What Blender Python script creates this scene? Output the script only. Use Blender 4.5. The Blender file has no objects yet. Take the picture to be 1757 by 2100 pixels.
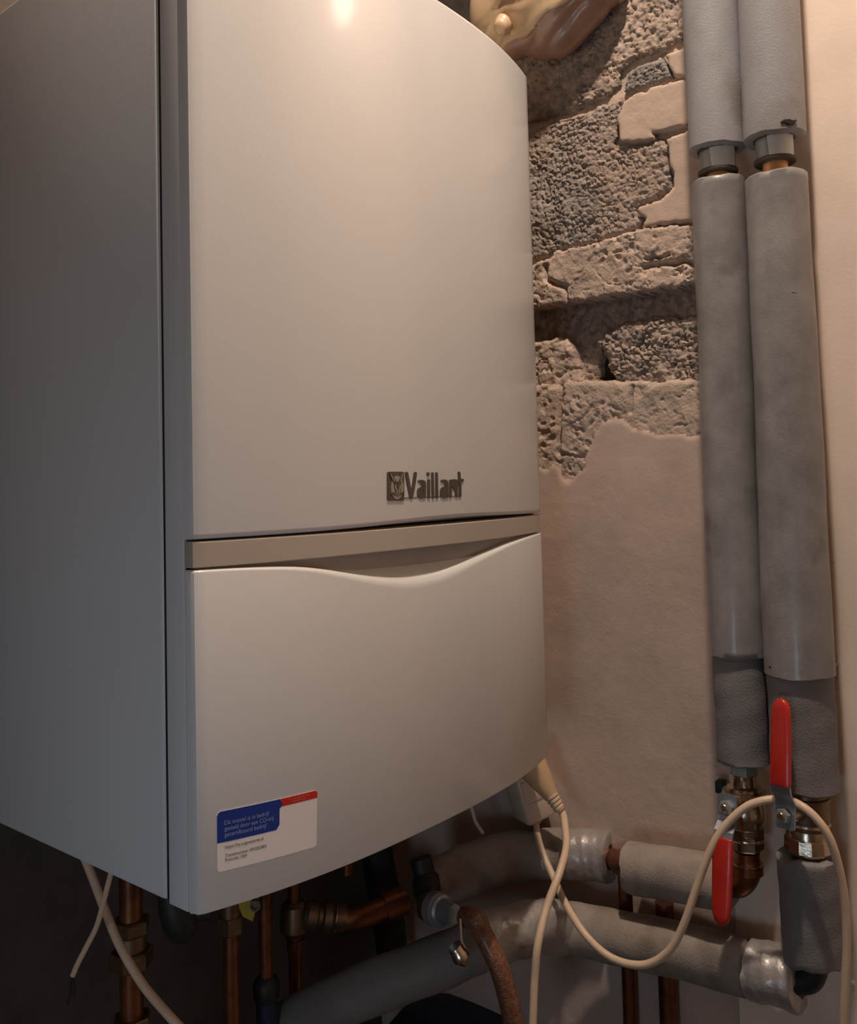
import bpy, bmesh, math, random
import numpy as np
from mathutils import Vector, Matrix
R = math.radians
S = bpy.context.scene
COL = S.collection

# ------------------------------------------------------------------ camera
FPX, PCX, PCY = 1865.0, 878.5, 893.0                 # focal length and principal point for 1757 x 2100
CAM = np.array([-.3784, -.5217, .2864])
YAW, PIT, ROL = R(50.55), R(2.95), R(-1.47)
cF = np.array([math.sin(YAW)*math.cos(PIT), math.cos(YAW)*math.cos(PIT), math.sin(PIT)])
r0 = np.array([math.cos(YAW), -math.sin(YAW), 0]); u0 = np.cross(r0, cF)
cR = r0*math.cos(ROL)+u0*math.sin(ROL); cU = -r0*math.sin(ROL)+u0*math.cos(ROL)
cd = bpy.data.cameras.new('camera'); cam = bpy.data.objects.new('camera', cd); COL.objects.link(cam)
cd.sensor_fit = 'HORIZONTAL'; cd.sensor_width = 36; cd.lens = FPX/1757*36
cd.shift_x = 0.0; cd.shift_y = -(1050-PCY)/1757
cd.clip_start = .01
cam.matrix_world = Matrix(((cR[0], cU[0], -cF[0], CAM[0]), (cR[1], cU[1], -cF[1], CAM[1]), (cR[2], cU[2], -cF[2], CAM[2]), (0, 0, 0, 1)))
S.camera = cam

# ------------------------------------------------------------------ world, lamps, exposure
S.view_settings.view_transform = 'Standard'; S.view_settings.look = 'None'
S.view_settings.gamma = 1; S.view_settings.use_curve_mapping = False
S.view_settings.exposure = 0.06
w = bpy.data.worlds.new('world'); S.world = w; w.use_nodes = True
w.node_tree.nodes['Background'].inputs[0].default_value = (.60, .60, .62, 1)
w.node_tree.nodes['Background'].inputs[1].default_value = .012

def lamp(name, kind, loc, energy, color, size, target=None):
    l = bpy.data.lights.new(name, kind); l.energy = energy; l.color = color
    if kind == 'AREA': l.shape = 'DISK'; l.size = size
    else: l.shadow_soft_size = size
    o = bpy.data.objects.new(name, l); o.location = loc; COL.objects.link(o)
    if target is not None:
        o.rotation_euler = (Vector(target)-Vector(loc)).to_track_quat('-Z', 'Y').to_euler()
    return o
lamp('ceiling_bulb', 'POINT', (.115, -.33, 1.56), 51, (1, .825, .69), .028)
lamp('small_wall_bulb', 'POINT', (.465, -.438, 1.015), .42, (1, .86, .72), .034)
lamp('cool_side_fill', 'AREA', (-.75, -.35, -.15), 1.05, (.62, .80, 1), .3, (0, .1, .12))  # unseen cool light added to lift the boiler's left side

# ------------------------------------------------------------------ pixel -> place on a real plane
def ray(x, y): return cF+cR*(x-PCX)/FPX-cU*(y-PCY)/FPX
def atX(x, y, X=.5): d = ray(x, y); return Vector(CAM+d*(X-CAM[0])/d[0])
def atY(x, y, Y): d = ray(x, y); return Vector(CAM+d*(Y-CAM[1])/d[1])
def atZ(x, y, z): return Vector(CAM+ray(x, y)*z)
W, H = .44, .722
def front(x): t = 2*min(max(x, 0), W)/W-1; return -.028*(1-abs(t)**2.55)
def fnorm(x):
    x = min(max(x, .002), W-.002); e = .0005
    n = Vector((front(x+e)-front(x-e), -2*e, 0)); return n.normalized()
def arc(px, py, off=0):
    d = ray(px, py); lo, hi = .2, 1.6
    for i in range(40):
        m = (lo+hi)/2; q = CAM+d*m
        if q[1] > front(q[0])+off: hi = m
        else: lo = m
    q = CAM+d*lo; return q[0], q[2]

# ------------------------------------------------------------------ materials
def mat(name, col, rough=.5, metal=0, var=.12, scale=60, bump=0, bscale=300, coat=0, spec=.5, col2=None, sscale=None, sthr=.6, detail=4, dark=None):
    m = bpy.data.materials.new(name); m.use_nodes = True; nt = m.node_tree; N = nt.nodes; L = nt.links
    b = N['Principled BSDF']
    b.inputs['Roughness'].default_value = rough; b.inputs['Metallic'].default_value = metal
    b.inputs['Coat Weight'].default_value = coat; b.inputs['Coat Roughness'].default_value = .12
    b.inputs['Specular IOR Level'].default_value = spec
    tc = N.new('ShaderNodeTexCoord')
    n1 = N.new('ShaderNodeTexNoise'); n1.inputs['Scale'].default_value = scale; n1.inputs['Detail'].default_value = detail; n1.inputs['Roughness'].default_value = .65
    L.new(tc.outputs['Object'], n1.inputs['Vector'])
    rp = N.new('ShaderNodeValToRGB')
    rp.color_ramp.elements[0].position = .3; rp.color_ramp.elements[1].position = .7
    c = Vector(col); a = c*(1-var); e = c*(1+var)
    rp.color_ramp.elements[0].color = (*a, 1); rp.color_ramp.elements[1].color = (*[min(v, 1) for v in e], 1)
    L.new(n1.outputs['Fac'], rp.inputs['Fac'])
    out = rp.outputs['Color']
    if col2 is not None:
        n2 = N.new('ShaderNodeTexNoise'); n2.inputs['Scale'].default_value = sscale; n2.inputs['Detail'].default_value = 5
        L.new(tc.outputs['Object'], n2.inputs['Vector'])
        r2 = N.new('ShaderNodeValToRGB'); r2.color_ramp.elements[0].position = sthr-.07; r2.color_ramp.elements[1].position = sthr+.07
        L.new(n2.outputs['Fac'], r2.inputs['Fac'])
        mx = N.new('ShaderNodeMix'); mx.data_type = 'RGBA'; mx.inputs['B'].default_value = (*col2, 1)
        L.new(r2.outputs['Color'], mx.inputs['Factor']); L.new(out, mx.inputs['A']); out = mx.outputs['Result']
    L.new(out, b.inputs['Base Color'])
    if bump:
        n3 = N.new('ShaderNodeTexNoise'); n3.inputs['Scale'].default_value = bscale; n3.inputs['Detail'].default_value = 3
        L.new(tc.outputs['Object'], n3.inputs['Vector'])
        bp = N.new('ShaderNodeBump'); bp.inputs['Strength'].default_value = bump; bp.inputs['Distance'].default_value = .002
        L.new(n3.outputs['Fac'], bp.inputs['Height']); L.new(bp.outputs['Normal'], b.inputs['Normal'])
    return m
M = dict(
    white=mat('white_enamel', (.80, .79, .77), .32, var=.012, scale=9, bump=.035, bscale=420, coat=.8),
    side=mat('side_enamel', (.76, .76, .75), .42, var=.02, scale=500, bump=.03, bscale=600),
    black=mat('black_rubber', (.018, .017, .016), .55, var=.2),
    lip=mat('olive_rubber', (.075, .062, .04), .6, var=.2),
    gap=mat('gap_shade_black', (.02, .017, .015), .7, var=.1),
    silver=mat('satin_champagne_band', (.62, .55, .48), .42, metal=.35, var=.02, scale=400),
    recess=mat('shaded_recess_plastic', (.40, .36, .32), .45, metal=.35, var=.03, scale=300),  # darker copy of the band silver, recess shade put into the colour
    logo=mat('logo_dark_metal', (.125, .10, .083), .42, metal=.3, var=.05),
    logo2=mat('logo_light_metal', (.50, .44, .37), .32, metal=.6, var=.03),
    paper=mat('sticker_paper', (.84, .80, .78), .4, var=.01),
    blue=mat('sticker_blue', (.012, .04, .26), .4, var=.02),
    red=mat('sticker_red', (.60, .02, .012), .4, var=.02),
    textl=mat('pale_print', (.30, .36, .60), .5, var=.02),
    textr=mat('pink_print', (.72, .22, .18), .5, var=.02),
    textd=mat('dark_print', (.10, .07, .06), .5, var=.02),
    foam=mat('grey_pipe_foam', (.275, .258, .25), .42, var=.22, scale=26, bump=.10, bscale=420, col2=(.17, .15, .14), sscale=18, sthr=.66, coat=.22),
    foaml=mat('pale_pipe_foam', (.35, .345, .355), .5, var=.08, scale=30, bump=.15, bscale=500, col2=(.25, .22, .20), sscale=12, sthr=.66),
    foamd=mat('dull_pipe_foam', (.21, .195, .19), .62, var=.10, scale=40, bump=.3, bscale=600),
    foamb=mat('dusty_pipe_foam', (.30, .25, .21), .62, var=.16, scale=30, bump=.3, bscale=500, col2=(.20, .16, .13), sscale=22, sthr=.62),
    tape=mat('silver_foil_tape', (.46, .425, .40), .34, metal=.45, var=.15, scale=30, bump=1.0, bscale=55),
    copper=mat('aged_copper', (.29, .115, .055), .40, metal=.9, var=.25, scale=40, col2=(.16, .07, .04), sscale=30, sthr=.6),
    copperb=mat('bright_copper', (.80, .42, .20), .5, metal=.6, var=.12, scale=50),
    brass=mat('nickel_brass', (.62, .50, .38), .24, metal=1, var=.12, scale=60, bump=.15, bscale=200),
    brassd=mat('dull_brass', (.24, .165, .10), .42, metal=.9, var=.2, scale=60),
    zinc=mat('zinc_clamp', (.80, .80, .76), .5, metal=.1, var=.08, scale=50),
    zincd=mat('weathered_zinc', (.34, .36, .34), .5, metal=.5, var=.12, scale=60),
    steel=mat('lever_steel', (.42, .46, .52), .36, metal=.85, var=.1, scale=80),
    redv=mat('red_vinyl', (.50, .022, .012), .38, var=.06, scale=40, bump=.05, coat=.2),
    cream=mat('cream_cable', (.68, .50, .35), .42, var=.06, scale=60),
    creamp=mat('yellowed_plug_plastic', (.64, .43, .25), .42, var=.06, scale=60),
    creams=mat('socket_plastic', (.68, .53, .41), .42, var=.05, scale=60),
    yellow=mat('yellow_lever', (.50, .38, .03), .5, var=.1),
    hose=mat('brown_braided_hose', (.20, .085, .045), .42, var=.35, scale=350, detail=1, bump=.5, bscale=420, coat=.25),
    greyp=mat('grey_plastic', (.20, .19, .19), .4, var=.06),
    navy=mat('navy_plastic', (.018, .025, .06), .55, var=.2),
    block=mat('grey_clinker_block', (.34, .29, .255), .95, var=.38, scale=110, detail=6, bump=.6, bscale=420, col2=(.38, .30, .245), sscale=14, sthr=.5, spec=.2),
    blockg=mat('blue_grey_block_face', (.26, .235, .215), .95, var=.3, scale=130, detail=6, bump=.5, bscale=450, spec=.2),
    gravel=mat('coarse_aggregate', (.40, .315, .255), .95, var=.42, scale=95, detail=5, bump=.5, bscale=400, col2=(.25, .21, .185), sscale=70, sthr=.6, spec=.2),
    mortar=mat('sandy_mortar', (.53, .415, .335), .95, var=.16, scale=40, detail=7, bump=.5, bscale=330, col2=(.41, .335, .28), sscale=36, sthr=.62, spec=.2),
    render=mat('smooth_render', (.55, .425, .34), .9, var=.08, scale=24, detail=6, bump=.15, bscale=300, spec=.25),
    plaster=mat('greyish_plaster', (.57, .44, .37), .85, var=.12, scale=11, detail=7, bump=.12, bscale=240, col2=(.63, .465, .38), sscale=9, sthr=.58, spec=.25),
    plasterp=mat('pale_plaster', (.90, .74, .615), .85, var=.06, scale=10, detail=6, bump=.08, bscale=240, spec=.25),
    wallb=mat('dark_back_wall', (.10, .08, .07), .9, var=.2, scale=14, detail=6, bump=.3, bscale=150, spec=.2),
    room=mat('bare_cellar_wall', (.12, .105, .09), .9, var=.12, scale=9, detail=6, bump=.2, bscale=120, spec=.2),
    hollow=mat('hollow_core_dark', (.05, .04, .033), 1, var=.3, spec=.1),  # near-black backing between the wall skins
    pucore=mat('brown_foam_core', (.36, .215, .15), .32, var=.3, scale=14, detail=5, col2=(.50, .34, .20), sscale=12, sthr=.6, bump=.2, bscale=70, coat=.3),
    pufoam=mat('aged_beige_foam', (.60, .43, .265), .36, var=.18, scale=16, detail=5, col2=(.34, .19, .11), sscale=14, sthr=.70, bump=.12, bscale=60, coat=.25),
)

# ------------------------------------------------------------------ object helpers
def mesh_from(name, verts, faces, smooth=True, sharp=35):
    me = bpy.data.meshes.new(name); me.from_pydata([tuple(v) for v in verts], [], faces); me.update()
    bm = bmesh.new(); bm.from_mesh(me); bmesh.ops.recalc_face_normals(bm, faces=bm.faces); bm.to_mesh(me); bm.free()
    if smooth:
        me.shade_smooth()
        if sharp: me.set_sharp_from_angle(angle=R(sharp))
    return me
def link(name, me, m, parent=None):
    o = bpy.data.objects.new(name, me)
    if m is not None: me.materials.append(m)
    COL.objects.link(o)
    if parent is not None:
        o.parent = parent; p = parent; T = Matrix.Identity(4)
        while p is not None: T = p.matrix_basis @ T; p = p.parent
        o.matrix_parent_inverse = T.inverted() if parent.parent is None else Matrix.Identity(4)
    return o
class B:
    """collects simple solids into ONE mesh"""
    def __init__(s): s.v = []; s.f = []
    def add(s, v, f):
        k = len(s.v); s.v += [Vector(x) for x in v]; s.f += [tuple(i+k for i in q) for q in f]; return s
    def rings(s, rings, cap=True):
        n = len(rings[0]); v = [p for r in rings for p in r]; f = []
        for i in range(len(rings)-1):
            for j in range(n):
                k = (j+1) % n; f.append((i*n+j, i*n+k, (i+1)*n+k, (i+1)*n+j))
        if cap: f.append(tuple(range(n))[::-1]); f.append(tuple((len(rings)-1)*n+j for j in range(n)))
        return s.add(v, f)
    def tube(s, pts, rad, n=14, cap=True, ell=None):
        pts = [Vector(p) for p in pts]; m = len(pts)
        rad = [rad]*m if not hasattr(rad, '__len__') else rad
        T = [(pts[min(i+1, m-1)]-pts[max(i-1, 0)]).normalized() for i in range(m)]
        a = T[0].orthogonal().normalized(); rg = []
        for i in range(m):
            a = (a-T[i]*a.dot(T[i])).normalized(); b = T[i].cross(a)
            rg.append([pts[i]+(a*math.cos(2*math.pi*j/n)+b*math.sin(2*math.pi*j/n))*rad[i] for j in range(n)])
        return s.rings(rg, cap)
    def lathe(s, p0, axis, prof, n=28, rot=0, cap=True):
        p0 = Vector(p0); ax = Vector(axis).normalized()
        a = Vector((0, 0, 1)).cross(ax)
        a = a.normalized() if a.length > .1 else Vector((1, 0, 0)); b = ax.cross(a)
        return s.rings([[p0+ax*t+(a*math.cos(rot+2*math.pi*j/n)+b*math.sin(rot+2*math.pi*j/n))*r for j in range(n)] for t, r in prof], cap)
    def hexnut(s, p0, axis, h, r, rot=.3, n=6):
        c = min(h*.18, .0015)
        return s.lathe(p0, axis, [(0, r*.93), (c, r), (h-c, r), (h, r*.93)], n, rot)
    def box(s, c, size, ax=None, bev=0):
        c = Vector(c); ax = ax or (Vector((1, 0, 0)), Vector((0, 1, 0)), Vector((0, 0, 1)))
        hx, hy, hz = [q/2 for q in size]; bev = min(bev, hx*.9, hy*.9, hz*.9)
        def ring(z, ins):
            x, y = hx-ins, hy-ins
            if bev <= 0: q = [(x, y), (-x, y), (-x, -y), (x, -y)]
            else:
                q = []
                for sx, sy, a0 in ((1, 1, 0), (-1, 1, 90), (-1, -1, 180), (1, -1, 270)):
                    for k in range(4):
                        a = R(a0+30*k); q.append((sx*(x-bev)+bev*math.cos(a), sy*(y-bev)+bev*math.sin(a)))
            return [c+ax[0]*u+ax[1]*v+ax[2]*z for u, v in q]
        if bev <= 0: rg = [ring(-hz, 0), ring(hz, 0)]
        else: rg = [ring(-hz, bev*.9), ring(-hz+bev*.3, bev*.3), ring(-hz+bev, 0), ring(hz-bev, 0), ring(hz-bev*.3, bev*.3), ring(hz, bev*.9)]
        return s.rings(rg)
    def make(s, name, m, parent=None, smooth=True, sharp=35): return link(name, mesh_from(name, s.v, s.f, smooth, sharp), m, parent)
def curve(pts, k=8):
    P = [Vector(p) for p in pts]; P = [P[0]*2-P[1]]+P+[P[-1]*2-P[-2]]; o = []
    for i in range(1, len(P)-2):
        a, b, c, d = P[i-1:i+3]
        for j in range(k):
            t = j/k; o.append(.5*((2*b)+(c-a)*t+(2*a-5*b+4*c-d)*t*t+(3*b-a-3*c+d)*t**3))
    return o+[P[-2]]
def tag(o, label, cat, group=None):
    o['label'] = label; o['category'] = cat
    if group: o['group'] = group
    return o
def thing(name, loc, label, cat, group=None):
    o = bpy.data.objects.new(name, None); o.location = loc; o.empty_display_size = .02; COL.objects.link(o)
    return tag(o, label, cat, group)

# ------------------------------------------------------------------ numpy noise
def hash2(ix, iy, seed):
    h = (ix.astype(np.int64)*374761393+iy.astype(np.int64)*668265263+seed*974634721) & 0x7fffffff
    h = ((h ^ (h >> 13))*1274126177) & 0x7fffffff
    return ((h ^ (h >> 16)) & 0xffff)/65535.0
def vnoise(x, y, seed):
    ix, iy = np.floor(x), np.floor(y); fx, fy = x-ix, y-iy; fx = fx*fx*(3-2*fx); fy = fy*fy*(3-2*fy)
    a, b, c, d = hash2(ix, iy, seed), hash2(ix+1, iy, seed), hash2(ix, iy+1, seed), hash2(ix+1, iy+1, seed)
    return (a*(1-fx)+b*fx)*(1-fy)+(c*(1-fx)+d*fx)*fy
def fbm(x, y, seed, o=4):
    s = 0; a = .5; t = 0
    for i in range(o): s = s+a*vnoise(x*2**i, y*2**i, seed+i); t += a; a *= .5
    return s/t*2-1
def worley(x, y, seed):
    ix, iy = np.floor(x), np.floor(y); f1 = np.full(x.shape, 9.); f2 = np.full(x.shape, 9.); idv = np.zeros(x.shape)
    for dx in (-1, 0, 1):
        for dy in (-1, 0, 1):
            jx, jy = ix+dx, iy+dy
            d = np.hypot(jx+hash2(jx, jy, seed)-x, jy+hash2(jx, jy, seed+7)-y)
            nid = hash2(jx, jy, seed+13); near = d < f1
            f2 = np.where(near, f1, np.minimum(f2, d)); idv = np.where(near, nid, idv); f1 = np.where(near, d, f1)
    return f1, f2, idv

# ================================================================== THE SETTING
WX = .54                                              # plane of the right wall, facing -x
def wyz(p): q = atX(p[0], p[1], WX); return (q.y, q.z)
def inpoly(y, z, poly):
    c = np.zeros(y.shape, bool); n = len(poly)
    for i in range(n):
        (y1, z1), (y2, z2) = poly[i], poly[(i+1) % n]
        if z1 == z2: continue
        c ^= ((z1 > z) != (z2 > z)) & (y < (y2-y1)*(z-z1)/(z2-z1)+y1)
    return c
def pdist(y, z, poly):
    d = np.full(y.shape, 9.)
    for i in range(len(poly)):
        (y1, z1), (y2, z2) = poly[i], poly[(i+1) % len(poly)]
        t = np.clip(((y-y1)*(y2-y1)+(z-z1)*(z2-z1))/((y2-y1)**2+(z2-z1)**2+1e-12), 0, 1)
        d = np.minimum(d, np.hypot(y-(y1+t*(y2-y1)), z-(z1+t*(z2-z1))))
    return d
def slab(name, poly, res, xf, xb, hfun, m, parent, rag=.002, seed=1, edge=.004, world=False, label=None, drop=.003):
    """a lump of wall: front face is a height field, ragged outline, real thickness from xf back to xb"""
    poly = poly if world else [wyz(p) for p in poly]
    ys = [p[0] for p in poly]; zs = [p[1] for p in poly]
    gy = np.arange(min(ys)-2*res, max(ys)+2*res, res); gz = np.arange(min(zs)-2*res, max(zs)+2*res, res)
    Y, Z = np.meshgrid(gy, gz, indexing='ij')
    wy = Y+rag*1.6*fbm(Y*90, Z*90, seed+50, 3); wz = Z+rag*1.6*fbm(Y*90, Z*90, seed+60, 3)
    ins = inpoly(wy, wz, poly); d = np.where(ins, pdist(wy, wz, poly), 0)
    h = hfun(Y, Z, d)
    h = h-drop*np.exp(-(d/edge)**2*2)
    X = xf-h
    cell = ins[:-1, :-1] & ins[1:, :-1] & ins[:-1, 1:] & ins[1:, 1:]
    idx = -np.ones(Y.shape, int); used = np.zeros(Y.shape, bool)
    used[:-1, :-1] |= cell; used[1:, :-1] |= cell; used[:-1, 1:] |= cell; used[1:, 1:] |= cell
    idx[used] = np.arange(used.sum())
    V = np.stack([X[used], Y[used], Z[used]], 1)
    a, b, c, e = idx[:-1, :-1][cell], idx[1:, :-1][cell], idx[1:, 1:][cell], idx[:-1, 1:][cell]
    F = np.stack([a, e, c, b], 1)                     # faces -x
    n0 = len(V); back = V.copy(); back[:, 0] = xb
    cp = np.pad(cell, 1); sk = []
    I, J = np.nonzero(cell)
    for di, dj, q in ((-1, 0, lambda i, j: (idx[i, j], idx[i, j+1])), (1, 0, lambda i, j: (idx[i+1, j+1], idx[i+1, j])),
                      (0, -1, lambda i, j: (idx[i+1, j], idx[i, j])), (0, 1, lambda i, j: (idx[i, j+1], idx[i+1, j+1]))):
        mk = ~cp[I+1+di, J+1+dj]; p, r_ = q(I[mk], J[mk]); sk.append(np.stack([r_, p, p+n0, r_+n0], 1))
    sk = np.concatenate(sk); ub = np.unique(sk[sk >= n0]); rem = {int(k): n0+i for i, k in enumerate(ub)}
    sk = np.vectorize(lambda k: rem.get(int(k), int(k)))(sk)
    V = np.concatenate([V, back[ub-n0]]); F = np.concatenate([F, sk])
    me = bpy.data.meshes.new(name); me.from_pydata(V.tolist(), [], F.tolist()); me.update(); me.shade_smooth(); me.set_sharp_from_angle(angle=R(60))
    o = link(name, me, m, parent)
    if label: o['label'] = label
    return o
def h_clinker(sc, amp, seed, pit=.5):
    def f(Y, Z, d):
        wx, wz = .5*fbm(Y*45, Z*45, seed+3, 2), .5*fbm(Y*45, Z*45, seed+5, 2)
        f1, f2, i = worley(Y*sc+wx, Z*sc+wz, seed)
        g1, g2, j = worley(Y*sc*1.9+wx, Z*sc*1.9, seed+20)
        peb = np.sqrt(np.clip(1-(f1*1.25)**2, 0, 1))*(.35+.65*i)          # rounded grains of unequal height
        fine = np.sqrt(np.clip(1-(g1*1.3)**2, 0, 1))*(.3+.7*j)
        q1, q2, k = worley(Y*sc*.75+1.5*wx, Z*sc*.75+1.5*wz, seed+40)
        pits = np.where(k > 1-pit*.5, np.clip(1-q1/(.15+.25*hash2(np.floor(k*9999), np.floor(k*777), seed))+.5*fbm(Y*200, Z*200, seed+33, 2), 0, 1), 0)**.7
        crev = np.exp(-((f2-f1)/.10)**2)*np.clip(.35+2.2*fbm(Y*70, Z*70, seed+44, 3), 0, 1)
        return amp*(.40*peb+.24*fine-.8*pits-.55*crev+.9*fbm(Y*20, Z*20, seed+30, 3)+.3*fbm(Y*260, Z*260, seed+31, 2))
    return f
def h_mortar(amp, seed, crack=0, sc=20, pits=0):
    def f(Y, Z, d):
        h = amp*(fbm(Y*sc, Z*sc, seed, 5)+.35*fbm(Y*150, Z*150, seed+4, 3))
        if crack:
            f1, f2, i = worley(Y*26+1.1*fbm(Y*40, Z*40, seed+6, 3), Z*38+1.1*fbm(Y*40, Z*40, seed+8, 3), seed+11)
            gate = np.clip(fbm(Y*22, Z*22, seed+12, 2)*3+.35, 0, 1)
            h = h-crack*np.exp(-((f2-f1)/.04)**2)*gate+amp*.45*(i-.5)+amp*.5*fbm(Y*60, Z*60, seed+40, 4)
        if pits:
            q1, q2, k = worley(Y*120+.8*fbm(Y*90, Z*90, seed+22, 2), Z*120+.8*fbm(Y*90, Z*90, seed+23, 2), seed+21)
            g = np.clip(fbm(Y*14, Z*14, seed+24, 2)*3+.4+(Y-.0)*5, 0, 1)       # more open towards the corner
            h = h-pits*np.clip(1-q1/(.22+.3*k), 0, 1)**.6*(k > .55)*g-pits*.5*np.exp(-((q2-q1)/.08)**2)*g*np.clip(fbm(Y*50, Z*50, seed+25, 2)*3, 0, 1)
        return h
    return f
def h_flat(amp, seed):
    return lambda Y, Z, d: amp*fbm(Y*9, Z*9, seed, 3)+amp*.18*fbm(Y*120, Z*120, seed+3, 2)

def structure(name, bld, m):
    o = bld.make(name, m); o['kind'] = 'structure'; return o
wall_right = structure('wall_right', B().box((.65, -.45, .2), (.14, 1.72, 2.8)), M['hollow'])
wall_back = structure('wall_back', B().box((-.2, .405, .2), (1.56, .12, 2.8)), M['wallb'])
floor = structure('floor', B().box((-.3, -.75, -1.23), (2.2, 2.4, .06)), M['wallb'])
ceiling = structure('ceiling', B().box((-.3, -.75, 1.66), (2.2, 2.4, .06)), M['room'])
wall_left = structure('wall_left', B().box((-1.33, -.75, .2), (.06, 2.4, 2.9)), M['room'])
wall_front = structure('wall_front', B().box((-.3, -1.93, .2), (2.2, .06, 2.9)), M['mortar'])
# back wall: the faint crack / step in the plaster left of the pipes is a second skim coat
# right wall skins
Y0, Y1 = -1.3, .344
slab('plaster', [(-.15, 1.5), (-1.28, 1.5), (-1.28, -1.19), (-.15, -1.19)], .012, WX, .58, h_flat(.0012, 3), M['plasterp'], wall_right, rag=0, drop=0, world=True, label='pale smooth plaster behind the risers')
lower = [(1030, 935), (1070, 950), (1110, 962), (1132, 948), (1150, 965), (1165, 984), (1186, 962), (1198, 940), (1214, 892), (1232, 868), (1255, 852), (1280, 858), (1300, 872), (1322, 884), (1350, 886), (1385, 890), (1445, 893), (1600, 893), (1625, 2300)]
lw = [wyz(p) for p in lower]; yr = lw[-2][0]
lw = lw[:-1]+[(yr, -1.19), (Y1, -1.19), (Y1, lw[0][1])]
slab('plaster', lw, .003, WX+.001, .58, h_flat(.0012, 8), M['plaster'], wall_right, rag=.003, seed=4, edge=.004, drop=.002, world=True, label='greyish plaster below the bare blocks')
cx = lambda p: wyz(p)
# rough coat between plaster and recess
top = [(1000, 782), (1140, 786), (1152, 780), (1300, 779), (1440, 776), (1600, 770), (1620, 930), (1445, 925), (1330, 915), (1255, 880), (1225, 910), (1190, 995), (1130, 1000), (1000, 990)]
def h_coat(Y, Z, d):
    h = h_mortar(.0020, 21, .0022, 26, .0025)(Y, Z, d)
    for (p, q, dep, wd) in (((1146, 790), (1140, 930), .008, .0022), ((1292, 790), (1290, 845), .006, .0016), ((1145, 930), (1200, 940), .003, .0014)):
        (y1, z1), (y2, z2) = cx(p), cx(q)
        t = np.clip(((Y-y1)*(y2-y1)+(Z-z1)*(z2-z1))/((y2-y1)**2+(z2-z1)**2), 0, 1)
        dd = np.hypot(Y-(y1+t*(y2-y1))-.002*fbm(Y*80, Z*80, 5, 2), Z-(z1+t*(z2-z1)))
        h = h-dep*np.exp(-(dd/wd)**2)
    return h
slab('mortar_coat', top, .0016, WX+.0035, .58, h_coat, M['mortar'], wall_right, rag=.002, seed=6, edge=.005, label='cracked sandy mortar coat under the recess')
# mortar bed showing between the upper blocks
slab('mortar_bed', [(1000, -120), (1600, -120), (1600, 575), (1431, 583), (1380, 590), (1160, 619), (1000, 648)], .0022, WX+.011, .60, h_mortar(.003, 33, .003), M['mortar'], wall_right, rag=.0015, seed=9, edge=.004)
# the projecting course above the recess
course = [(1000, 566), (1086, 541), (1130, 527), (1138, 514), (1165, 511), (1240, 494), (1300, 474), (1335, 464), (1431, 458), (1560, 440), (1580, 562), (1431, 583), (1380, 589), (1290, 603), (1240, 611), (1160, 620), (1120, 628), (1000, 650)]
def h_course(Y, Z, d):
    h = h_mortar(.0026, 41, .0032, 24, .0035)(Y, Z, d)
    for pts, dep, wd in (([(1318, 548), (1350, 541), (1380, 541), (1400, 533), (1432, 545)], .010, .0028), ([(1322, 531), (1350, 529), (1372, 522)], .008, .0013),
                         ([(1118, 545), (1118, 572), (1130, 580), (1160, 590)], .008, .0028), ([(1160, 596), (1164, 618)], .006, .002)):
        dd = np.full(Y.shape, 9.)
        for p, q in zip(pts, pts[1:]):
            (y1, z1), (y2, z2) = cx(p), cx(q)
            t = np.clip(((Y-y1)*(y2-y1)+(Z-z1)*(z2-z1))/((y2-y1)**2+(z2-z1)**2), 0, 1)
            dd = np.minimum(dd, np.hypot(Y-(y1+t*(y2-y1))-.0018*fbm(Y*120, Z*120, 5, 2), Z-(z1+t*(z2-z1))-.0018*fbm(Y*120, Z*120, 15, 2)))
        h = h-dep*np.exp(-(dd/wd)**2)
    return h
slab('concrete_block', course, .0014, WX-.001, .60, h_course, M['mortar'], wall_right, rag=.0025, seed=12, edge=.003, drop=.002, label='mortar-smeared projecting block above the recess')
big = [(1000, 290), (1085, 264), (1140, 247), (1180, 231), (1225, 215), (1270, 203), (1270, 232), (1262, 262), (1262, 276), (1256, 292), (1262, 303), (1300, 297), (1330, 289), (1358, 285), (1364, 300), (1366, 325), (1374, 355), (1374, 382), (1350, 402), (1318, 414), (1298, 424), (1305, 440), (1318, 446), (1304, 468), (1260, 484), (1165, 506), (1140, 510), (1128, 520), (1086, 535), (1000, 560)]
slab('concrete_block', big, .0011, WX+.005, .60, h_clinker(170, .0040, 51, .42), M['block'], wall_right, rag=.002, seed=15, edge=.004, label='large pitted grey block with open pores')
upper = [(1000, -120), (1440, -120), (1440, 10), (1416, 40), (1392, 78), (1352, 100), (1300, 116), (1268, 140), (1262, 172), (1240, 194), (1205, 206), (1165, 226), (1120, 240), (1086, 248), (1000, 275)]
slab('concrete_block', upper, .0013, WX+.006, .60, h_clinker(140, .0046, 61, .35), M['gravel'], wall_right, rag=.002, seed=18, edge=.004, label='coarse block in the shadow under the flue')
slab('concrete_block', [(1284, 146), (1300, 132), (1340, 118), (1358, 112), (1364, 132), (1376, 155), (1330, 170), (1282, 188), (1274, 186)], .001, WX+.003, .60, h_clinker(210, .0028, 66, .3), M['blockg'], wall_right, rag=.0012, seed=19, edge=.003, label='small grey block face beside the riser')
slab('render_patch', [(1274, 212), (1290, 196), (1330, 180), (1372, 166), (1405, 163), (1424, 178), (1500, 180), (1500, 250), (1424, 252), (1392, 263), (1360, 272), (1338, 270), (1344, 282), (1330, 289), (1300, 293), (1274, 291), (1268, 270), (1266, 240), (1268, 226)], .0018, WX-.001, .60, h_flat(.0018, 71), M['render'], wall_right, rag=.002, seed=22, edge=.0025, drop=.0025, label='smooth tan render patch')
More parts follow.
